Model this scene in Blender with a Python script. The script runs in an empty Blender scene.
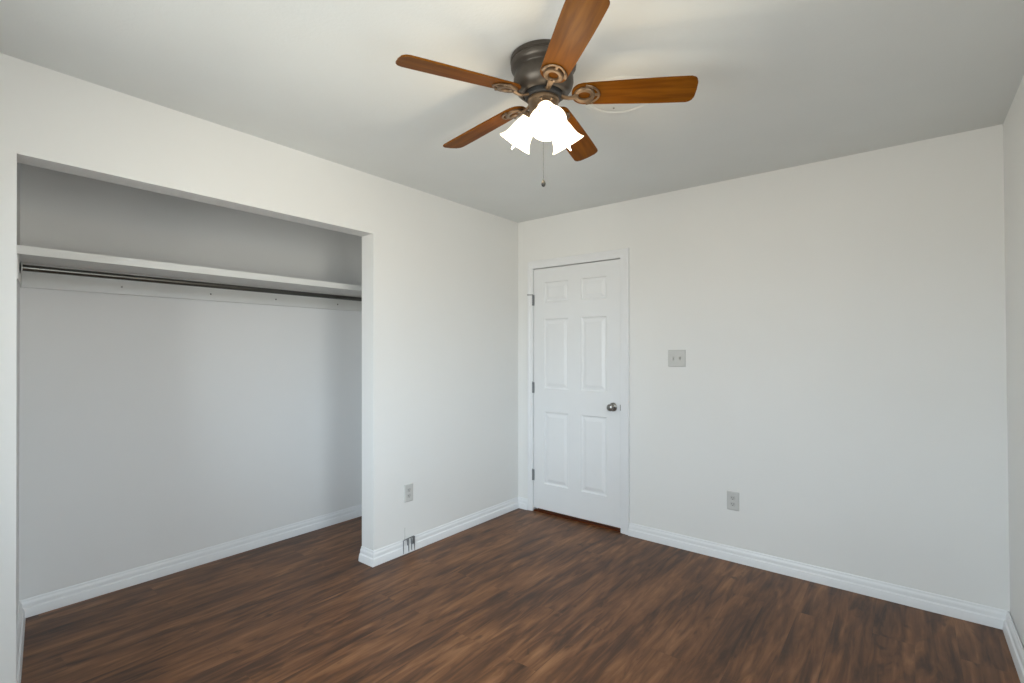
import bpy, bmesh, math, random
from mathutils import Vector, Matrix
random.seed(7)
C = bpy.context.scene.collection
R = math.radians
PI = math.pi

# ------------------------------------------------------------------ camera
cam_d = bpy.data.cameras.new('camera')
cam = bpy.data.objects.new('camera', cam_d)
C.objects.link(cam)
cam.location = (2.6118, -3.3584, 1.3422)
cam.rotation_euler = (PI / 2 + 0.0035, 0, 0.6735)
cam_d.sensor_width = 36
cam_d.lens = 36 * 495.1 / 1024
cam_d.shift_y = 7.2 / 1024
cam_d.clip_start = 0.02
bpy.context.scene.camera = cam

# ------------------------------------------------------------------ light
SKY_STRENGTH = 14.0
LAMP_POWER = 2.2
vs = bpy.context.scene.view_settings
vs.view_transform = 'Standard'
vs.look = 'None'
vs.exposure = -0.13
vs.gamma = 1.0
vs.use_curve_mapping = False

world = bpy.data.worlds.new('overcast_sky')
bpy.context.scene.world = world
world.use_nodes = True
wn = world.node_tree
wn.nodes.clear()
w_out = wn.nodes.new('ShaderNodeOutputWorld')
w_bg = wn.nodes.new('ShaderNodeBackground')
w_ramp = wn.nodes.new('ShaderNodeValToRGB')
w_tc = wn.nodes.new('ShaderNodeTexCoord')
w_sep = wn.nodes.new('ShaderNodeSeparateXYZ')
w_map = wn.nodes.new('ShaderNodeMapRange')
w_map.inputs['From Min'].default_value = -1
w_ramp.color_ramp.elements[0].position = 0.47
w_ramp.color_ramp.elements[0].color = (0.58, 0.58, 0.54, 1)
w_ramp.color_ramp.elements[1].position = 0.55
w_ramp.color_ramp.elements[1].color = (0.77, 0.90, 1.0, 1)
wn.links.new(w_tc.outputs['Generated'], w_sep.inputs[0])
wn.links.new(w_sep.outputs['Z'], w_map.inputs['Value'])
wn.links.new(w_map.outputs[0], w_ramp.inputs[0])
wn.links.new(w_ramp.outputs[0], w_bg.inputs['Color'])
w_bg.inputs['Strength'].default_value = SKY_STRENGTH
wn.links.new(w_bg.outputs[0], w_out.inputs[0])

# room dimensions
W, H, YR = 2.9825, 2.44, -3.74          # width, height, rear wall
OL, OR, OT, OTL = -3.064, -1.477, 2.073, 2.082      # closet opening
TH = 0.124                              # stud wall thickness
CX, CYR, CYL = -0.87, -0.94, -2.957     # closet back, right end, left rear corner
DL, DR, DT = 0.160, 0.961, 2.025        # door opening
WIN = (-2.95, -1.95, 0.80, 2.10)        # window in the right wall: y0, y1, z0, z1
WIN2 = (0.60, 2.15, 0.80, 2.10)          # window in the rear wall: x0, x1, z0, z1


def portal(name, loc, rot, sx, sy):
    l = bpy.data.lights.new(name, 'AREA')
    l.shape = 'RECTANGLE'
    l.size, l.size_y = sx, sy
    l.cycles.is_portal = True
    o = bpy.data.objects.new(name, l)
    C.objects.link(o)
    o.location, o.rotation_euler = loc, rot
    return o


portal('window_portal', (W + 0.12, (WIN[0] + WIN[1]) / 2, (WIN[2] + WIN[3]) / 2), (0, PI / 2, 0), WIN[3] - WIN[2], WIN[1] - WIN[0])
portal('window_portal', ((WIN2[0] + WIN2[1]) / 2, YR - 0.12, (WIN2[2] + WIN2[3]) / 2), (PI / 2, 0, 0), WIN2[1] - WIN2[0], WIN2[3] - WIN2[2])


# ------------------------------------------------------------------ materials
def new_mat(name):
    m = bpy.data.materials.new(name)
    m.use_nodes = True
    return m, m.node_tree, m.node_tree.nodes['Principled BSDF']


def plain(name, col, rough=0.5, metal=0.0, var=0.05, scale=8.0, bump=0.0, bscale=200.0, spec=0.5):
    """a paint, metal or plastic with a little tone variation and optional fine relief"""
    m, nt, b = new_mat(name)
    tc = nt.nodes.new('ShaderNodeTexCoord')
    n = nt.nodes.new('ShaderNodeTexNoise')
    n.inputs['Scale'].default_value = scale
    n.inputs['Detail'].default_value = 4
    nt.links.new(tc.outputs['Object'], n.inputs['Vector'])
    r = nt.nodes.new('ShaderNodeValToRGB')
    r.color_ramp.elements[0].position = 0.3
    r.color_ramp.elements[1].position = 0.7
    r.color_ramp.elements[0].color = tuple(c * (1 - var) for c in col) + (1,)
    r.color_ramp.elements[1].color = tuple(min(1, c * (1 + var)) for c in col) + (1,)
    nt.links.new(n.outputs['Fac'], r.inputs[0])
    nt.links.new(r.outputs[0], b.inputs['Base Color'])
    b.inputs['Roughness'].default_value = rough
    b.inputs['Metallic'].default_value = metal
    b.inputs['Specular IOR Level'].default_value = spec
    if bump:
        n2 = nt.nodes.new('ShaderNodeTexNoise')
        n2.inputs['Scale'].default_value = bscale
        n2.inputs['Detail'].default_value = 5
        nt.links.new(tc.outputs['Object'], n2.inputs['Vector'])
        bp = nt.nodes.new('ShaderNodeBump')
        bp.inputs['Strength'].default_value = bump
        bp.inputs['Distance'].default_value = 0.002
        nt.links.new(n2.outputs['Fac'], bp.inputs['Height'])
        nt.links.new(bp.outputs[0], b.inputs['Normal'])
    return m


def floor_material():
    m, nt, b = new_mat('walnut_plank_floor')
    N, L = nt.nodes, nt.links
    tc = N.new('ShaderNodeTexCoord')
    sep = N.new('ShaderNodeSeparateXYZ')
    L.new(tc.outputs['Object'], sep.inputs[0])
    com = N.new('ShaderNodeCombineXYZ')          # planks run along the room's length
    L.new(sep.outputs['Y'], com.inputs['X'])
    L.new(sep.outputs['X'], com.inputs['Y'])
    br = N.new('ShaderNodeTexBrick')
    br.offset = 0.37
    br.offset_frequency = 2
    br.inputs['Color1'].default_value = (0, 0, 0, 1)
    br.inputs['Color2'].default_value = (1, 1, 1, 1)
    br.inputs['Mortar'].default_value = (0.5, 0.5, 0.5, 1)
    br.inputs['Scale'].default_value = 1.0
    br.inputs['Mortar Size'].default_value = 0.0008
    br.inputs['Mortar Smooth'].default_value = 0.2
    br.inputs['Brick Width'].default_value = 1.22
    br.inputs['Row Height'].default_value = 0.155
    L.new(com.outputs[0], br.inputs['Vector'])
    # grain shifts from plank to plank
    mul = N.new('ShaderNodeVectorMath'); mul.operation = 'MULTIPLY'
    mul.inputs[1].default_value = (0.06, 0.5, 0.1)
    L.new(br.outputs['Color'], mul.inputs[0])
    add = N.new('ShaderNodeVectorMath'); add.operation = 'ADD'
    L.new(tc.outputs['Object'], add.inputs[0]); L.new(mul.outputs[0], add.inputs[1])

    def grain(sx, sy, detail, dist, rough=0.55):
        mp = N.new('ShaderNodeMapping')
        mp.inputs['Scale'].default_value = (sx, sy, 1)
        L.new(add.outputs[0], mp.inputs['Vector'])
        n = N.new('ShaderNodeTexNoise')
        n.inputs['Scale'].default_value = 1.0
        n.inputs['Detail'].default_value = detail
        n.inputs['Roughness'].default_value = rough
        n.inputs['Distortion'].default_value = dist
        L.new(mp.outputs[0], n.inputs['Vector'])
        return n
    streak = grain(20, 2.6, 5, 1.1)
    fine = grain(70, 3.5, 5, 0.2)
    blot = grain(7, 1.3, 3, 0.8)
    mix1 = N.new('ShaderNodeMix'); mix1.inputs[0].default_value = 0.22
    L.new(streak.outputs['Fac'], mix1.inputs[2]); L.new(fine.outputs['Fac'], mix1.inputs[3])
    mix2 = N.new('ShaderNodeMix'); mix2.inputs[0].default_value = 0.34
    L.new(mix1.outputs[0], mix2.inputs[2]); L.new(blot.outputs['Fac'], mix2.inputs[3])
    tint = N.new('ShaderNodeMath'); tint.operation = 'MULTIPLY_ADD'
    tint.inputs[1].default_value = 0.02; tint.inputs[2].default_value = -0.01
    L.new(br.outputs['Color'], tint.inputs[0])
    sm = N.new('ShaderNodeMath'); sm.operation = 'ADD'
    L.new(mix2.outputs[0], sm.inputs[0]); L.new(tint.outputs[0], sm.inputs[1])
    ramp = N.new('ShaderNodeValToRGB')
    e = ramp.color_ramp.elements
    e[0].position = 0.36; e[0].color = FLOOR_COLS[0] + (1,)
    e[1].position = 0.70; e[1].color = FLOOR_COLS[3] + (1,)
    a = e.new(0.46); a.color = FLOOR_COLS[1] + (1,)
    a = e.new(0.54); a.color = FLOOR_COLS[2] + (1,)
    L.new(sm.outputs[0], ramp.inputs[0])
    # dark knots drawn out along the grain
    knot = grain(8.5, 3.4, 2, 1.6)
    kr = N.new('ShaderNodeMapRange')
    kr.inputs['From Min'].default_value = 0.63
    kr.inputs['From Max'].default_value = 0.76
    kr.inputs['To Max'].default_value = 0.75
    L.new(knot.outputs['Fac'], kr.inputs['Value'])
    kmix = N.new('ShaderNodeMix'); kmix.data_type = 'RGBA'
    L.new(kr.outputs[0], kmix.inputs[0])
    L.new(ramp.outputs[0], kmix.inputs[6])
    kmix.inputs[7].default_value = FLOOR_COLS[0] + (1,)
    seam = N.new('ShaderNodeMix'); seam.data_type = 'RGBA'; seam.blend_type = 'MIX'
    sf = N.new('ShaderNodeMath'); sf.operation = 'MULTIPLY'; sf.inputs[1].default_value = 0.12
    L.new(br.outputs['Fac'], sf.inputs[0])
    L.new(sf.outputs[0], seam.inputs[0])
    L.new(kmix.outputs[2], seam.inputs[6])
    seam.inputs[7].default_value = (0.02, 0.012, 0.008, 1)
    L.new(seam.outputs[2], b.inputs['Base Color'])
    b.inputs['Roughness'].default_value = 0.40
    b.inputs['Specular IOR Level'].default_value = 0.32
    bp = N.new('ShaderNodeBump')
    bp.inputs['Strength'].default_value = 0.25
    bp.inputs['Distance'].default_value = 0.001
    L.new(mix1.outputs[0], bp.inputs['Height'])
    L.new(bp.outputs[0], b.inputs['Normal'])
    return m


def wood(name, dark, light, rough=0.32):
    m, nt, b = new_mat(name)
    N, L = nt.nodes, nt.links
    tc = N.new('ShaderNodeTexCoord')
    mp = N.new('ShaderNodeMapping')
    mp.inputs['Scale'].default_value = (3.0, 38, 38)
    L.new(tc.outputs['Object'], mp.inputs['Vector'])
    n = N.new('ShaderNodeTexNoise')
    n.inputs['Scale'].default_value = 1.0
    n.inputs['Detail'].default_value = 6
    n.inputs['Distortion'].default_value = 0.6
    L.new(mp.outputs[0], n.inputs['Vector'])
    r = N.new('ShaderNodeValToRGB')
    r.color_ramp.elements[0].position = 0.32
    r.color_ramp.elements[1].position = 0.70
    r.color_ramp.elements[0].color = dark + (1,)
    r.color_ramp.elements[1].color = light + (1,)
    L.new(n.outputs['Fac'], r.inputs[0])
    L.new(r.outputs[0], b.inputs['Base Color'])
    b.inputs['Roughness'].default_value = rough
    b.inputs['Specular IOR Level'].default_value = 0.07
    return m


def emit(name, col, strength, base=(0.9, 0.9, 0.9)):
    m, nt, b = new_mat(name)
    n = nt.nodes.new('ShaderNodeTexNoise')
    n.inputs['Scale'].default_value = 20
    tc = nt.nodes.new('ShaderNodeTexCoord')
    nt.links.new(tc.outputs['Object'], n.inputs['Vector'])
    r = nt.nodes.new('ShaderNodeMapRange')
    r.inputs['To Min'].default_value = strength * 0.95
    r.inputs['To Max'].default_value = strength * 1.05
    nt.links.new(n.outputs['Fac'], r.inputs['Value'])
    b.inputs['Base Color'].default_value = base + (1,)
    b.inputs['Roughness'].default_value = 0.25
    b.inputs['Emission Color'].default_value = col + (1,)
    nt.links.new(r.outputs[0], b.inputs['Emission Strength'])
    return m


def glass_material():
    m, nt, b = new_mat('window_glass')
    nt.nodes.remove(b)
    out = nt.nodes['Material Output']
    t = nt.nodes.new('ShaderNodeBsdfTransparent')
    g = nt.nodes.new('ShaderNodeBsdfGlossy')
    g.inputs['Roughness'].default_value = 0.02
    f = nt.nodes.new('ShaderNodeFresnel')
    f.inputs['IOR'].default_value = 1.3
    x = nt.nodes.new('ShaderNodeMixShader')
    nt.links.new(f.outputs[0], x.inputs[0])
    nt.links.new(t.outputs[0], x.inputs[1])
    nt.links.new(g.outputs[0], x.inputs[2])
    nt.links.new(x.outputs[0], out.inputs[0])
    return m


FLOOR_COLS = ((0.033, 0.014, 0.006), (0.090, 0.037, 0.015), (0.158, 0.066, 0.025), (0.31, 0.148, 0.064))
M = {
    'wall': plain('warm_white_wall_paint', (0.795, 0.795, 0.778), 0.6, var=0.012, scale=1.6, bump=0.06, bscale=180, spec=0.3),
    'closet': plain('closet_wall_paint', (0.78, 0.78, 0.775), 0.6, var=0.012, scale=1.6, bump=0.06, bscale=180, spec=0.3),
    'ceiling': plain('flat_ceiling_paint', (0.745, 0.765, 0.755), 0.8, var=0.02, scale=2.2, bump=0.35, bscale=75, spec=0.2),
    'trim': plain('semi_gloss_trim_paint', (0.79, 0.80, 0.81), 0.35, var=0.01, scale=6),
    'door': plain('semi_gloss_door_paint', (0.78, 0.79, 0.795), 0.38, var=0.01, scale=5),
    'floor': floor_material(),
    'hall': plain('dark_hall_wall', (0.25, 0.22, 0.2), 0.7),
    'threshold': wood('red_brown_threshold', (0.055, 0.014, 0.005), (0.11, 0.03, 0.01), 0.4),
    'blade': wood('walnut_fan_blade', (0.098, 0.030, 0.002), (0.185, 0.064, 0.004), 0.45),
    'bronze': plain('oil_rubbed_bronze', (0.075, 0.064, 0.053), 0.40, metal=0.55, var=0.15, scale=30),
    'iron': plain('antique_bronze_iron', (0.17, 0.115, 0.07), 0.38, metal=0.6, var=0.2, scale=40),
    'nickel': plain('satin_nickel', (0.27, 0.265, 0.25), 0.3, metal=1.0, var=0.06, scale=30),
    'steel': plain('closet_rod_steel', (0.13, 0.13, 0.12), 0.32, metal=1.0, var=0.06, scale=20),
    'dark': plain('dark_metal', (0.03, 0.03, 0.03), 0.5, metal=0.3),
    'wire': plain('grey_wire', (0.24, 0.25, 0.26), 0.4, metal=0.5),
    'plate': plain('grey_white_plate', (0.58, 0.58, 0.56), 0.4, var=0.02),
    'toggle': plain('toggle_plastic', (0.52, 0.52, 0.50), 0.35, var=0.02),
    'slot': plain('outlet_slot', (0.05, 0.05, 0.05), 0.7),
    'shelf': plain('shelf_paint', (0.74, 0.74, 0.72), 0.45, var=0.015),
    'cover': plain('ceiling_cover_white', (0.745, 0.765, 0.755), 0.7, var=0.01),
    'shade': emit('lit_frosted_glass', (1.0, 0.82, 0.58), 3.2),
    'bulb': emit('lit_bulb', (1.0, 0.9, 0.74), 14.0),
    'glass': glass_material(),
}


# ------------------------------------------------------------------ mesh helpers
class MB:
    def __init__(self):
        self.bm = bmesh.new()

    def box(self, x0, x1, y0, y1, z0, z1, bevel=0.0, seg=2):
        bm = self.bm
        v = [bm.verts.new((x, y, z)) for z in (z0, z1) for y in (y0, y1) for x in (x0, x1)]
        fs = [bm.faces.new([v[i] for i in q]) for q in
              ((0, 2, 3, 1), (4, 5, 7, 6), (0, 1, 5, 4), (2, 6, 7, 3), (0, 4, 6, 2), (1, 3, 7, 5))]
        if bevel:
            es = list({e for f in fs for e in f.edges})
            bmesh.ops.bevel(bm, geom=es, offset=bevel, segments=seg, profile=0.6, affect='EDGES')
        return self

    def prism(self, pts, ext):
        """polygon pts (3-D, planar) swept by the vector ext"""
        bm = self.bm
        ext = Vector(ext)
        a = [bm.verts.new(p) for p in pts]
        b = [bm.verts.new(Vector(p) + ext) for p in pts]
        bm.faces.new(a); bm.faces.new(b[::-1])
        n = len(pts)
        for i in range(n):
            bm.faces.new((a[i], b[i], b[(i + 1) % n], a[(i + 1) % n]))
        return self

    def lathe(self, prof, n=48, mat=None, closed=False):
        """prof: (radius, height) pairs turned about z, then moved by mat"""
        bm = self.bm
        mat = mat or Matrix.Identity(4)
        rings = []
        for r, z in prof:
            if r < 1e-6:
                rings.append([bm.verts.new(mat @ Vector((0, 0, z)))])
            else:
                rings.append([bm.verts.new(mat @ Vector((r * math.cos(2 * PI * k / n), r * math.sin(2 * PI * k / n), z))) for k in range(n)])
        pairs = list(zip(rings, rings[1:]))
        if closed:
            pairs.append((rings[-1], rings[0]))
        for a, b in pairs:
            for k in range(n):
                k2 = (k + 1) % n
                if len(a) == 1 and len(b) == 1:
                    continue
                if len(a) == 1:
                    bm.faces.new((a[0], b[k2], b[k]))
                elif len(b) == 1:
                    bm.faces.new((a[k], a[k2], b[0]))
                else:
                    bm.faces.new((a[k], a[k2], b[k2], b[k]))
        return self

    def tube(self, pts, r, n=10, flat=1.0, up=(0, 0, 1)):
        """round (or flattened) bar along a polyline, r one radius or one per point"""
        bm = self.bm
        pts = [Vector(p) for p in pts]
        rs = r if isinstance(r, (list, tuple)) else [r] * len(pts)
        rings = []
        for i, p in enumerate(pts):
            d = (pts[min(i + 1, len(pts) - 1)] - pts[max(i - 1, 0)]).normalized()
            s = d.cross(Vector(up))
            if s.length < 1e-4:
                s = d.cross(Vector((1, 0, 0)))
            s.normalize()
            u = s.cross(d)
            rings.append([bm.verts.new(p + s * rs[i] * math.cos(2 * PI * k / n) + u * rs[i] * flat * math.sin(2 * PI * k / n)) for k in range(n)])
        for a, b in zip(rings, rings[1:]):
            for k in range(n):
                bm.faces.new((a[k], a[(k + 1) % n], b[(k + 1) % n], b[k]))
        bm.faces.new(rings[0][::-1]); bm.faces.new(rings[-1])
        return self

    def build(self, name, mat, parent=None, loc=(0, 0, 0), rot=(0, 0, 0), smooth=True, angle=35):
        bm = self.bm
        bmesh.ops.recalc_face_normals(bm, faces=bm.faces)
        me = bpy.data.meshes.new(name)
        bm.to_mesh(me)
        bm.free()
        if smooth:
            me.polygons.foreach_set('use_smooth', [True] * len(me.polygons))
            me.set_sharp_from_angle(angle=R(angle))
        me.materials.append(mat)
        o = bpy.data.objects.new(name, me)
        C.objects.link(o)
        o.parent = parent
        o.location, o.rotation_euler = loc, rot
        return o


def tag(o, label, cat, group=None):
    o['label'], o['category'] = label, cat
    if group:
        o['group'] = group
    return o


def empty(name, loc, rot=(0, 0, 0)):
    o = bpy.data.objects.new(name, None)
    C.objects.link(o)
    o.empty_display_size = 0.1
    o.location, o.rotation_euler = loc, rot
    return o


def struct(o, label, cat):
    o['kind'] = 'structure'
    return tag(o, label, cat)


# ------------------------------------------------------------------ room shell
T = 0.15
struct(MB().box(CX - 0.2, W + T, YR - T, 0.0, -0.12, 0.0).build('floor', M['floor'], smooth=False),
       'dark walnut plank floor running from the room into the closet', 'floor')
struct(MB().box(CX - 0.2, W + T, YR - T, 0.0 + T, H, H + 0.12).build('ceiling', M['ceiling'], smooth=False),
       'flat off white ceiling with a light texture', 'ceiling')
# wall holding the closet opening, then the wall holding the door
struct(MB().prism([(0, 0, 0), (0, OR + 0.003, 0), (0, OR, OT), (0, OL - 0.003, OTL), (0, OL, 0), (0, YR - T, 0), (0, YR - T, H), (0, 0, H)],
                  (-TH, 0, 0)).build('wall_left', M['wall'], smooth=False),
       'white wall with the open closet opening cut into it', 'wall')
struct(MB().prism([(CX - 0.2, 0, 0), (DL - 0.02, 0, 0), (DL - 0.02, 0, DT + 0.02), (DR + 0.02, 0, DT + 0.02), (DR + 0.02, 0, 0), (W + T, 0, 0),
                   (W + T, 0, H), (CX - 0.2, 0, H)], (0, 0.12, 0)).build('wall_back', M['wall'], smooth=False),
       'white wall with the six panel door and light switch', 'wall')
a0, a1, z0, z1 = WIN
mb = MB()
for (ya, yb_, za, zb) in ((YR - T, a0, 0, H), (a1, 0, 0, H), (a0, a1, 0, z0), (a0, a1, z1, H)):
    mb.box(0, T, ya, yb_, za - H / 2, zb - H / 2)
struct(mb.build('wall_right', M['wall'], loc=(W + 0.005, 0, H / 2), rot=(0, R(-0.45), 0), smooth=False), 'white side wall at the picture edge', 'wall')
b0, b1 = WIN2[:2]
mb = MB()
for (xa, xb, za, zb) in ((-TH, b0, 0, H), (b1, W, 0, H), (b0, b1, 0, z0), (b0, b1, z1, H)):
    mb.box(xa, xb, YR - T, YR, za, zb)
struct(mb.build('wall_rear', M['wall'], smooth=False), 'white wall with a window behind the viewer', 'wall')
# closet: back, far end and the slightly out-of-square near end
struct(MB().box(CX - 0.12, CX, OL - 0.3, CYR + 0.1, 0, H).build('wall_closet_back', M['closet'], smooth=False),
       'white rear wall inside the closet', 'wall')
struct(MB().box(CX, -TH, CYR, CYR + 0.1, 0, H).build('wall_closet_end', M['closet'], smooth=False),
       'white closet end wall toward the door', 'wall')
struct(MB().prism([(-TH, OL + 0.001, 0), (CX, CYL, 0), (CX, CYL - 0.12, 0), (-TH, OL - 0.1, 0)], (0, 0, H)).build('wall_closet_near', M['closet'], smooth=False),
       'white closet end wall at the picture edge', 'wall')
# dark hallway behind the door
hb = MB()
hb.box(DL - 0.3, DR + 0.3, 0.9, 1.0, 0, H)
hb.box(DL - 0.35, DL - 0.25, 0.12, 0.95, 0, H)
hb.box(DR + 0.25, DR + 0.35, 0.12, 0.95, 0, H)
struct(hb.build('wall_hall', M['hall'], smooth=False), 'unlit hallway walls behind the closed door', 'wall')
struct(MB().box(DL - 0.35, DR + 0.35, 0.0, 1.0, -0.12, -0.002).build('floor_hall', M['floor'], smooth=False), 'hallway floor behind the closed door', 'floor')

# ------------------------------------------------------------------ baseboards
PROFILE = [(0, 0), (0.0250, 0), (0.0245, 0.012), (0.0220, 0.030), (0.0195, 0.042), (0.0140, 0.048), (0.0125, 0.055), (0.0130, 0.062),
           (0.0110, 0.070), (0.0068, 0.077), (0.0062, 0.083), (0.0045, 0.0875), (0, 0.0875)]


def baseboard(name, path, label, profile=PROFILE, mat='trim'):
    """moulding along a floor path, mitred at its corners; the room lies left of travel"""
    mb = MB()
    pts = [Vector((x, y)) for x, y in path]
    rings = []
    for i, p in enumerate(pts):
        ns = []
        if i > 0:
            d = (pts[i] - pts[i - 1]).normalized(); ns.append(Vector((-d.y, d.x)))
        if i < len(pts) - 1:
            d = (pts[i + 1] - pts[i]).normalized(); ns.append(Vector((-d.y, d.x)))
        n = ns[0] if len(ns) == 1 else (ns[0] + ns[1]) / (1 + ns[0].dot(ns[1]))
        rings.append([mb.bm.verts.new((p.x + n.x * o, p.y + n.y * o, z)) for o, z in profile])
    k = len(profile)
    for a, b in zip(rings, rings[1:]):
        for j in range(k):
            mb.bm.faces.new((a[j], a[(j + 1) % k], b[(j + 1) % k], b[j]))
    mb.bm.faces.new(rings[0]); mb.bm.faces.new(rings[-1][::-1])
    return struct(mb.build(name, M[mat], smooth=True, angle=25), label, 'baseboard')


CAS_L, CAS_R = DL - 0.047, DR + 0.068
baseboard('baseboard_left', [(CAS_L, 0), (0, 0), (0, OR + 0.003), (-TH, OR + 0.003)], 'white baseboard between the closet opening and the door')
baseboard('baseboard_back', [(W + 0.009, 0), (CAS_R, 0)], 'white baseboard along the wall right of the door')
baseboard('baseboard_right', [(W + 0.010, YR), (W + 0.010, -0.001)], 'white baseboard along the plain side wall')
baseboard('baseboard_closet', [(-TH, CYR), (CX, CYR), (CX, CYL), (-TH, OL + 0.001)], 'white baseboard along the back of the closet')
baseboard('baseboard_near', [(-TH, OL), (0, OL), (0, YR)], 'white baseboard on the near side of the closet opening')
baseboard('baseboard_rear', [(0, YR), (W, YR)], 'white baseboard along the wall behind the viewer')

# ------------------------------------------------------------------ door
door = empty('door_1', (DL, 0, 0))
struct(door, 'closed white six panel door with a metal knob', 'door')
DW = DR - DL


def six_panel():
    g = 0.003
    w0, w1, b0, b1 = g, DW - g, 0.030, DT - 0.006
    xs = [w0, 0.270 - DL, 0.502 - DL, 0.621 - DL, 0.842 - DL, w1]
    zs = [b0, 0.241, 0.838, 1.029, 1.602, 1.736, 1.905, b1]
    y = 0.004
    mb = MB(); bm = mb.bm

    def quad(p):
        bm.faces.new([bm.verts.new(q) for q in p])

    def ring(o, i, yo, yi):
        (ax, bx, az, bz), (cx, dx, cz, dz) = o, i
        O = [(ax, yo, az), (bx, yo, az), (bx, yo, bz), (ax, yo, bz)]
        I = [(cx, yi, cz), (dx, yi, cz), (dx, yi, dz), (cx, yi, dz)]
        for k in range(4):
            quad([O[k], O[(k + 1) % 4], I[(k + 1) % 4], I[k]])
    for ix in range(5):
        for iz in range(7):
            c = (xs[ix], xs[ix + 1], zs[iz], zs[iz + 1])
            if ix in (1, 3) and iz in (1, 3, 5):
                cur, yc = c, y
                for ins, yn in ((0.006, y + 0.007), (0.012, y + 0.009), (0.020, y + 0.009), (0.044, y + 0.002)):
                    nx = (c[0] + ins, c[1] - ins, c[2] + ins, c[3] - ins)
                    ring(cur, nx, yc, yn)
                    cur, yc = nx, yn
                quad([(cur[0], yc, cur[2]), (cur[1], yc, cur[2]), (cur[1], yc, cur[3]), (cur[0], yc, cur[3])])
            else:
                quad([(c[0], y, c[2]), (c[1], y, c[2]), (c[1], y, c[3]), (c[0], y, c[3])])
    yb = y + 0.035
    quad([(w0, yb, b0), (w0, yb, b1), (w1, yb, b1), (w1, yb, b0)])
    ring((w0, w1, b0, b1), (w0, w1, b0, b1), y, yb)
    bmesh.ops.remove_doubles(bm, verts=bm.verts, dist=1e-5)
    return mb


six_panel().build('door_panel', M['door'], door, smooth=False)
# frame: jambs set in the wall and the casing mitred round them
fr = MB()
fr.box(-0.02, 0, 0, 0.12, 0, DT); fr.box(DW, DW + 0.02, 0, 0.12, 0, DT); fr.box(-0.02, DW + 0.02, 0, 0.12, DT, DT + 0.02)
fr.box(0, 0.012, 0.042, 0.075, 0, DT); fr.box(DW - 0.012, DW, 0.042, 0.075, 0, DT); fr.box(0, DW, 0.042, 0.075, DT - 0.012, DT)
fr.build('door_jamb', M['trim'], door, smooth=False)
CPROF = [(0, 0), (0, 0.009), (0.010, 0.012), (0.035, 0.013), (0.045, 0.017), (0.062, 0.018), (0.066, 0.015), (0.066, 0)]
cs = MB()
lw, rw, tw = 0.047, 0.068, 0.063
rings = []
for (px, pz, dx, dz) in ((0, 0, -lw, 0), (0, DT, -lw, tw), (DW, DT, rw, tw), (DW, 0, rw, 0)):
    rings.append([cs.bm.verts.new((px + dx * o / 0.066, -t, pz + dz * o / 0.066)) for o, t in CPROF])
k = len(CPROF)
for a, b in zip(rings, rings[1:]):
    for j in range(k):
        cs.bm.faces.new((a[j], a[(j + 1) % k], b[(j + 1) % k], b[j]))
cs.bm.faces.new(rings[0]); cs.bm.faces.new(rings[-1][::-1])
cs.build('door_casing', M['trim'], door, smooth=True, angle=20)
MB().prism([(0, 0.0, 0), (0, 0.006, 0.009), (0, 0.10, 0.009), (0, 0.115, 0)], (DW, 0, 0)).build('threshold', M['threshold'], door, smooth=False)
# knob
kx, kz = 0.896 - DL, 0.92
kn = MB()
rot = Matrix.Translation((kx, 0.004, kz)) @ Matrix.Rotation(R(90), 4, 'X')
kn.lathe([(0, 0), (0.032, 0), (0.032, 0.004), (0.027, 0.009), (0.012, 0.012), (0.011, 0.030), (0.017, 0.036), (0.025, 0.044),
          (0.0265, 0.052), (0.024, 0.060), (0.014, 0.066), (0, 0.067)], 32, rot)
knob = kn.build('door_knob', M['nickel'], door)
knob['label'] = 'satin nickel round knob'
MB().box(DW - 0.004, DW + 0.006, -0.0095, 0.001, kz - 0.022, kz + 0.022, 0.001).build('strike_plate', M['nickel'], door)
for i, hz in enumerate((1.762, 1.031, 0.302)):
    h = MB()
    for j in range(5):
        h.lathe([(0, 0), (0.0065, 0), (0.0065, 0.0168), (0, 0.0168)], 14, Matrix.Translation((0.0, -0.008, hz - 0.044 + j * 0.0176)))
    h.lathe([(0, 0), (0.005, 0), (0.006, 0.003), (0.003, 0.006), (0, 0.007)], 14, Matrix.Translation((0, -0.008, hz + 0.044)))
    h.box(-0.002, 0.010, -0.009, 0.004, hz - 0.044, hz + 0.044)
    hg = h.build('hinge', M['wire'], door)
    if i == 0:
        s = MB()
        s.tube([(0.002, -0.008, hz + 0.045), (-0.016, -0.020, hz + 0.046), (-0.036, -0.028, hz + 0.046)], 0.0035, 8)
        s.lathe([(0, 0), (0.006, 0), (0.006, 0.008), (0, 0.008)], 12, Matrix.Translation((-0.036, -0.028, hz + 0.042)))
        s.build('hinge_pin_stop', M['nickel'], hg)

# ------------------------------------------------------------------ window behind the viewer


def window(name, loc, rotz, ww, wh, label):
    win = empty(name, loc, (0, 0, rotz))
    struct(win, label, 'window')
    f = MB()
    for (xa, xb, za, zb) in ((-ww / 2, -ww / 2 + 0.04, 0, wh), (ww / 2 - 0.04, ww / 2, 0, wh), (-ww / 2, ww / 2, 0, 0.04),
                             (-ww / 2, ww / 2, wh - 0.04, wh), (-ww / 2, ww / 2, wh / 2 - 0.02, wh / 2 + 0.02)):
        f.box(xa, xb, -0.10, -0.05, za, zb, 0.003)
    f.build('window_frame', M['trim'], win)
    MB().box(-ww / 2 - 0.05, ww / 2 + 0.05, -0.05, 0.03, -0.025, 0.0, 0.004).build('window_sill', M['trim'], win)
    MB().box(-ww / 2 + 0.03, ww / 2 - 0.03, -0.077, -0.073, 0.03, wh - 0.03).build('window_pane', M['glass'], win, smooth=False)


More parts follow.
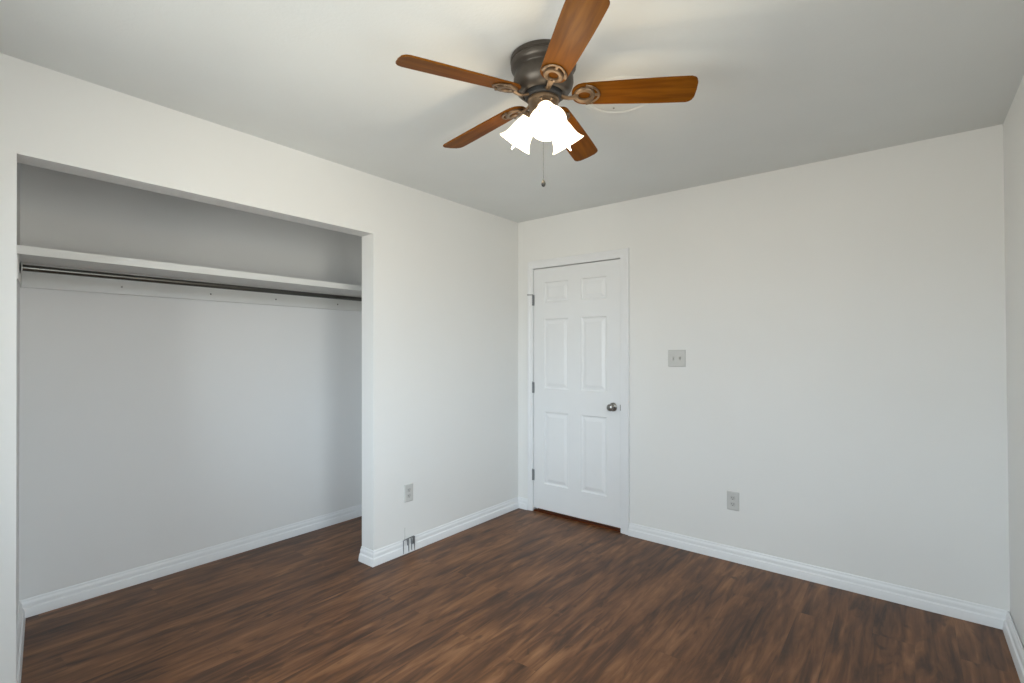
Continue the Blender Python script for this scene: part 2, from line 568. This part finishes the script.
window('window_1', (W, (a0 + a1) / 2, z0), R(90), a1 - a0, z1 - z0, 'white double hung window in the side wall beside the viewer')
window('window_2', ((b0 + b1) / 2, YR, z0), 0, b1 - b0, z1 - z0, 'white double hung window in the wall behind the viewer')

# ------------------------------------------------------------------ closet shelf and rod
SX = -0.43                                  # front edge of the shelf
shelf = empty('closet_shelf', (CX, (CYL + CYR) / 2, 1.76))
tag(shelf, 'long white painted shelf fixed across the inside of the closet', 'shelf')


def L_(x, y, z):
    return (x - CX, y - (CYL + CYR) / 2, z - 1.76)


yr = CYR
near = lambda x: OL + 0.001 + (CYL - OL - 0.001) * (x + TH) / (CX + TH) + 0.001   # near end wall at depth x
b = MB()
b.prism([L_(CX, yr, 1.782), L_(SX, yr, 1.782), L_(SX, near(SX), 1.782), L_(CX, CYL + 0.001, 1.782)], (0, 0, 0.019))
b.build('shelf_board', M['shelf'], shelf, smooth=False)
e_ = MB()
e_.prism([L_(SX, yr, 1.764), L_(SX + 0.016, yr, 1.764), L_(SX + 0.016, near(SX + 0.016), 1.764), L_(SX, near(SX), 1.764)], (0, 0, 0.0375))
e_.build('shelf_edge', M['shelf'], shelf, smooth=False)
c = MB()
c.box(0.0, 0.024, L_(0, CYL + 0.003, 0)[1], L_(0, yr, 0)[1], 1.659 - 1.76, 1.782 - 1.76, 0.002)
cleat = c.build('wall_cleat', M['shelf'], shelf)
for ny in (-2.55, -2.094, -1.678, -1.197):
    s = MB()
    s.lathe([(0, 0.0035), (0.004, 0.003), (0.0055, 0.0), (0, 0)], 12,
            Matrix.Translation(L_(CX + 0.024, ny, 1.700)) @ Matrix.Rotation(R(90), 4, 'Y'))
    s.build('screw', M['nickel'], cleat)
# end cleat on the near closet end wall
dx, dy = CX + TH, CYL - (OL + 0.001)
ln = math.hypot(dx, dy)
ux, uy = dx / ln, dy / ln
nx, ny = uy, -ux
P = [(CX - ux * 0.02, CYL - uy * 0.02), (CX - ux * 0.42, CYL - uy * 0.42)]
ec = MB()
ec.prism([L_(P[0][0], P[0][1], 1.659), L_(P[1][0], P[1][1], 1.659), L_(P[1][0] + nx * 0.006, P[1][1] + ny * 0.006, 1.659),
          L_(P[0][0] + nx * 0.006, P[0][1] + ny * 0.006, 1.659)], (0, 0, 0.122))
ec.build('end_cleat', M['shelf'], shelf, smooth=False)
ec = MB()
ec.box(L_(CX + 0.02, 0, 0)[0], L_(CX + 0.42, 0, 0)[0], L_(0, yr - 0.019, 0)[1], L_(0, yr, 0)[1], 1.659 - 1.76, 1.782 - 1.76, 0.002)
ec.build('end_cleat', M['shelf'], shelf)

RX, RZ, RR = -0.56, 1.722, 0.0150
ry0, ry1 = near(-0.56) + 0.009, CYR - 0.019
rod = empty('closet_rod', (RX, (ry0 + ry1) / 2, RZ))
tag(rod, 'grey metal hanging rod under the closet shelf', 'closet rod')
MB().tube([(0, ry0 - (ry0 + ry1) / 2, 0), (0, ry1 - (ry0 + ry1) / 2, 0)], RR, 24).build('rod_tube', M['steel'], rod)
for yy, s in ((ry0, 1), (ry1, -1)):
    k_ = MB()
    k_.lathe([(0.0155, 0), (0.027, 0), (0.027, 0.003), (0.0185, 0.005), (0.0155, 0.005)], 24,
             Matrix.Translation((0, yy - (ry0 + ry1) / 2, 0)) @ Matrix.Rotation(R(-90 * s), 4, 'X'), closed=True)
    k_.build('rod_socket', M['plate'], rod)


# ------------------------------------------------------------------ switch and outlets (local: wall at y=0, room towards -y)
def cover_plate(w, h, d=0.006):
    mb = MB(); bm = mb.bm
    lv = [(0, 0), (0, d * 0.5), (0.004, d * 0.9), (0.008, d)]
    rings = []
    for ins, y in lv:
        rings.append([bm.verts.new((sx * (w / 2 - ins), -y, sz * (h / 2 - ins))) for sx, sz in ((-1, -1), (1, -1), (1, 1), (-1, 1))])
    for a, b in zip(rings, rings[1:]):
        for j in range(4):
            bm.faces.new((a[j], a[(j + 1) % 4], b[(j + 1) % 4], b[j]))
    bm.faces.new(rings[-1]); bm.faces.new(rings[0][::-1])
    return mb


def screw(parent, x, z, y=-0.006):
    s = MB()
    s.lathe([(0, 0.0015), (0.002, 0.0013), (0.0033, 0), (0, 0)], 12, Matrix.Translation((x, y, z)) @ Matrix.Rotation(R(90), 4, 'X'))
    s.build('screw', M['plate'], parent)


sw = empty('light_switch', (1.3785, 0, 1.288))
tag(sw, 'double toggle light switch plate on the wall right of the door', 'light switch')
cover_plate(0.120, 0.116, 0.007).build('cover_plate', M['plate'], sw, smooth=False)
for sx, up in ((-0.023, -1), (0.023, 1)):
    t = MB()
    t.box(sx - 0.0065, sx + 0.0065, -0.0085, -0.006, -0.0145, 0.0145, 0.001)
    t.prism([(sx - 0.0045, -0.007, -0.006), (sx - 0.0045, -0.007, 0.006), (sx - 0.0045, -0.020, 0.004 + up * 0.007), (sx - 0.0045, -0.020, -0.004 + up * 0.007)], (0.009, 0, 0))
    t.build('toggle', M['toggle'], sw, smooth=False)
    for sz in (-0.03, 0.03):
        screw(sw, sx, sz, -0.007)


def outlet(loc, rotz, label):
    o = empty('wall_outlet', loc, (0, 0, rotz))
    tag(o, label, 'wall outlet')
    cover_plate(0.074, 0.118).build('cover_plate', M['plate'], o, smooth=False)
    for sz in (-0.0195, 0.0195):
        s = MB()
        pts = []
        for k in range(28):
            a = 2 * PI * k / 28
            pts.append((0.0172 * math.cos(a), -0.005, sz + max(-0.0138, min(0.0138, 0.0172 * math.sin(a)))))
        s.prism(pts, (0, -0.0028, 0))
        sk = s.build('socket', M['toggle'], o, smooth=False)
        h = MB()
        h.box(-0.0075, -0.0050, -0.0083, -0.0070, sz - 0.002, sz + 0.0070)
        h.box(0.0050, 0.0075, -0.0083, -0.0070, sz - 0.001, sz + 0.0065)
        h.lathe([(0, 0.0083), (0.0027, 0.0083), (0.0027, 0.007), (0, 0.007)], 12, Matrix.Translation((0, 0, sz - 0.0075)) @ Matrix.Rotation(R(90), 4, 'X'))
        h.build('slots', M['slot'], sk, smooth=False)
    screw(o, 0, 0)
    return o


outlet((1.7405, 0, 0.381), 0, 'grey white outlet low on the wall right of the door')
outlet((0, -1.198, 0.390), R(90), 'grey white outlet low on the wall beside the closet opening')

# bent wire bracket standing against the baseboard under the outlet
wb = empty('wire_bracket', (0.0175, -1.205, 0))
tag(wb, 'small grey bent wire bracket against the baseboard below the outlet', 'bracket')
fm = MB()
fm.tube([(0.005, -0.052, 0.004), (0.005, -0.052, 0.088), (0.006, -0.046, 0.094), (0.006, 0.034, 0.099), (0.006, 0.041, 0.094), (0.006, 0.041, 0.02), (0.006, 0.040, 0.004)], 0.0032, 8, up=(1, 0, 0.01))
fm.build('wire_frame', M['wire'], wb)
for yy, zb in ((-0.022, 0.052), (-0.012, 0.004), (0.012, 0.010)):
    q = MB()
    q.tube([(0.006, yy, 0.095), (0.007, yy + 0.002, 0.07), (0.006, yy + 0.004, zb)], 0.003, 8, up=(1, 0, 0.01))
    q.build('prong', M['wire'], wb)
q = MB()
q.box(0.003, 0.008, 0.024, 0.040, 0.048, 0.095, 0.001)
q.build('clip', M['wire'], wb)
q = MB()
q.tube([(-0.0155, -0.024, 0.165), (-0.0155, -0.024, 0.085), (-0.006, -0.024, 0.086), (0.006, -0.022, 0.094)], 0.0018, 8, up=(0, 1, 0.01))
q.build('tail', M['plate'], wb)

# ------------------------------------------------------------------ ceiling cover plate
cp = empty('ceiling_cover_plate', (1.645, -1.398, H))
tag(cp, 'round white cover plate on the ceiling above one fan blade', 'cover plate')
q = MB()
q.lathe([(0, -0.008), (0.108, -0.007), (0.122, -0.005), (0.126, -0.002), (0.131, -0.002), (0.136, -0.007), (0.150, -0.007), (0.158, -0.005), (0.163, 0), (0, 0)], 80)
q.build('plate_disc', M['cover'], cp)
for sx in (-1, 1):
    q = MB()
    q.lathe([(0, -0.003), (0.0035, -0.0025), (0.005, 0), (0, 0)], 14)
    q.build('screw', M['nickel'], cp, loc=(sx * 0.062, sx * -0.062, -0.0078))

# ------------------------------------------------------------------ ceiling fan
FX, FY = 1.5441, -1.8307
fan = empty('ceiling_fan', (FX, FY, H))
tag(fan, 'bronze ceiling fan with five walnut blades and three lit glass shades', 'ceiling fan')
q = MB()
q.lathe([(0, 0), (0.119, 0), (0.124, -0.004), (0.1245, -0.017), (0.121, -0.020), (0.121, -0.023), (0.1235, -0.026), (0.1225, -0.038), (0.118, -0.046), (0.109, -0.051),
         (0.106, -0.056), (0.108, -0.064), (0.112, -0.078), (0.1125, -0.096), (0.108, -0.112), (0.099, -0.125), (0.088, -0.134), (0.078, -0.138),
         (0.075, -0.134), (0, -0.134)], 72)
q.build('motor_housing', M['bronze'], fan)
q = MB()
q.lathe([(0, -0.132), (0.070, -0.132), (0.070, -0.150), (0.066, -0.154), (0, -0.154)], 60)
q.build('blade_hub', M['dark'], fan)
q = MB()
q.lathe([(0, -0.152), (0.052, -0.152), (0.059, -0.155), (0.060, -0.162), (0.055, -0.167), (0.053, -0.205), (0.056, -0.212), (0.051, -0.225), (0.036, -0.234), (0.016, -0.238), (0.010, -0.246), (0, -0.248)], 60)
q.build('switch_housing', M['iron'], fan)

R0, R1, WT = 0.106, 0.554, 0.116
BZ = 2.3020 - H


def blade_mesh():
    """flat blade along +x: rounded root, slightly wider rounded-square tip"""
    out = []
    half = lambda x: 0.046 + (WT / 2 - 0.046) * min(1, max(0, (x - R0) / 0.33)) ** 0.8
    pts = []
    rr = 0.042
    for k in range(9):                          # root corner, +y side
        a = PI - k * PI / 2 / 8
        pts.append((R0 + rr + rr * math.cos(a), half(R0 + rr) - rr + rr * math.sin(a)))
    for x in (0.22, 0.28, 0.34, 0.40, 0.46):
        pts.append((x, half(x)))
    rt = 0.022
    for k in range(9):
        a = PI / 2 - k * PI / 2 / 8
        pts.append((R1 - 0.004 - rt + rt * math.cos(a), WT / 2 - rt + rt * math.sin(a)))
    pts.append((R1 - 0.001, WT / 4)); pts.append((R1, 0))
    full = pts + [(x, -y) for x, y in pts[-2::-1]]
    full = [p for i, p in enumerate(full) if i == 0 or (Vector(p) - Vector(full[i - 1])).length > 1e-5]
    mb = MB()
    mb.prism([(x, y, -0.003) for x, y in full], (0, 0, 0.006))
    fs = [f_ for f_ in mb.bm.faces if len(f_.verts) > 6]
    es = list({e for f_ in fs for e in f_.edges})
    bmesh.ops.bevel(mb.bm, geom=es, offset=0.0015, segments=2, affect='EDGES')
    return mb


def iron_mesh():
    """cast bracket under the blade root: strap from the hub, open oval ring, two forked pads"""
    mb = MB(); bm = mb.bm
    zb = -0.0036
    n = 40
    # oval ring, outer and hole
    cx, ao, bo, ai, bi = 0.152, 0.039, 0.036, 0.023, 0.018
    prof = ((1, zb), (1, zb - 0.006), (0.9, zb - 0.008))
    rings = []
    for kx_, ky_, z in ((ao, bo, zb), (ao, bo, zb - 0.006), (ao - 0.004, bo - 0.004, zb - 0.009), (ai + 0.002, bi + 0.002, zb - 0.009), (ai, bi, zb - 0.006), (ai, bi, zb)):
        rings.append([bm.verts.new((cx + kx_ * math.cos(2 * PI * k / n), ky_ * math.sin(2 * PI * k / n), z)) for k in range(n)])
    for a, b in zip(rings, rings[1:] + rings[:1]):
        for k in range(n):
            bm.faces.new((a[k], a[(k + 1) % n], b[(k + 1) % n], b[k]))
    # strap rising to the hub
    mb.tube([(0.128, 0, zb - 0.006), (0.112, 0, zb - 0.012), (0.095, 0, zb - 0.014), (0.076, 0, zb - 0.009), (0.058, 0, zb - 0.001)],
            [0.013, 0.010, 0.009, 0.010, 0.013], 12, flat=0.5)
    # open crescent round the ring's outer end, with its two screws
    arc = [(cx + 0.055 * math.cos(R(t)), 0.041 * math.sin(R(t)), zb - 0.003) for t in range(-84, 85, 12)]
    mb.tube(arc, [0.004 + 0.003 * abs(math.sin(R(t))) ** 4 for t in range(-84, 85, 12)], 8, flat=0.6)
    for s in (-1, 1):
        mb.lathe([(0, -0.0035), (0.0045, -0.003), (0.0055, 0), (0, 0)], 10, Matrix.Translation((cx + 0.030, s * 0.036, zb - 0.005)))
    mb.tube([(cx + 0.036, 0, zb - 0.004), (cx + 0.056, 0, zb - 0.003)], 0.006, 8, flat=0.5)
    return mb


PH, PITCH, DROOP = R(246.72), R(-15.0), R(2.35)
SAG = Matrix.Rotation(-0.0284, 4, 'Y') @ Matrix.Rotation(-0.0235, 4, 'X')     # the rotor hangs a little out of level
blade = iron = None
for k in range(5):
    if blade is None:
        blade = bl = blade_mesh().build('blade', M['blade'], fan)
        iron = ir = iron_mesh().build('blade_iron', M['iron'], bl)
    else:
        bl = blade.copy(); C.objects.link(bl); bl.parent = fan
        ir = iron.copy(); C.objects.link(ir); ir.parent = bl
    # pitched about the blade's own length, turned to its place
    bl.matrix_local = Matrix.Translation((0, 0, BZ)) @ SAG @ Matrix.Rotation(PH - k * R(72), 4, 'Z') @ Matrix.Rotation(DROOP, 4, 'Y') @ Matrix.Rotation(PITCH, 4, 'X')

TILT = R(37)
shade0 = None
for k in range(3):
    az = R(-48 + 120 * k)
    m = Matrix.Rotation(az, 4, 'Z') @ Matrix.Translation((0.052, 0, -0.208)) @ Matrix.Rotation(PI - TILT, 4, 'Y')
    if shade0 is None:
        s = MB()
        s.lathe([(0.026, 0.0), (0.029, 0.004), (0.031, 0.018), (0.036, 0.030), (0.042, 0.050), (0.046, 0.070), (0.052, 0.090), (0.060, 0.104), (0.068, 0.113),
                 (0.066, 0.1145), (0.058, 0.106), (0.050, 0.091), (0.044, 0.070), (0.040, 0.050), (0.034, 0.031), (0.029, 0.019), (0.027, 0.006), (0.024, 0.0)], 48, closed=True)
        sh = s.build('lamp_shade', M['shade'], fan)
        s = MB()
        s.lathe([(0, -0.030), (0.010, -0.030), (0.012, -0.016), (0.024, -0.010), (0.031, -0.004), (0.0325, 0.010), (0.030, 0.010), (0.0285, -0.001), (0, -0.004)], 36)
        for j in (152, 208, 0):
            s.lathe([(0, 0), (0.0025, 0), (0.0025, 0.008), (0.0055, 0.008), (0.0055, 0.014), (0, 0.014)], 10,
                    Matrix.Rotation(R(j), 4, 'Z') @ Matrix.Translation((0.030, 0, 0.006)) @ Matrix.Rotation(R(90), 4, 'Y'))
        ho = s.build('shade_holder', M['iron'], sh)
        s = MB()
        s.lathe([(0, 0.0), (0.013, 0.002), (0.014, 0.022), (0.020, 0.040), (0.0225, 0.058), (0.019, 0.082), (0.010, 0.106), (0.0045, 0.122), (0.002, 0.134), (0, 0.136)], 28)
        bu = s.build('bulb', M['bulb'], sh)
        shade0, ho0, bu0 = sh, ho, bu
    else:
        sh = shade0.copy(); C.objects.link(sh); sh.parent = fan
        ho = ho0.copy(); C.objects.link(ho); ho.parent = sh
        bu = bu0.copy(); C.objects.link(bu); bu.parent = sh
    sh.matrix_local = m
    l = bpy.data.lights.new('lamp_light', 'POINT')
    l.energy = LAMP_POWER
    l.color = (1.0, 0.80, 0.52)
    l.shadow_soft_size = 0.025
    lo = bpy.data.objects.new('lamp_light', l)
    C.objects.link(lo)
    lo.parent = sh
    lo.location = (0, 0, 0.160)

ch = MB()
zc0, zc1 = -0.246, -0.470
ch.tube([(0, 0, zc0), (0, 0, zc1 + 0.012)], 0.0005, 6)
nb = 38
for j in range(nb):
    z = zc0 - (j + 0.5) * (zc0 - zc1 - 0.012) / nb
    ch.lathe([(0, -0.0012), (0.0012, 0), (0, 0.0012)], 6, Matrix.Translation((0, 0, z)))
chain = ch.build('pull_chain', M['dark'], fan)
fo = MB()
fo.lathe([(0, 0.016), (0.003, 0.014), (0.004, 0.010), (0.0075, 0.004), (0.0085, -0.002), (0.0065, -0.009), (0.003, -0.012), (0, -0.0125)], 20, Matrix.Translation((0, 0, zc1)))
fo.build('chain_fob', M['dark'], chain)
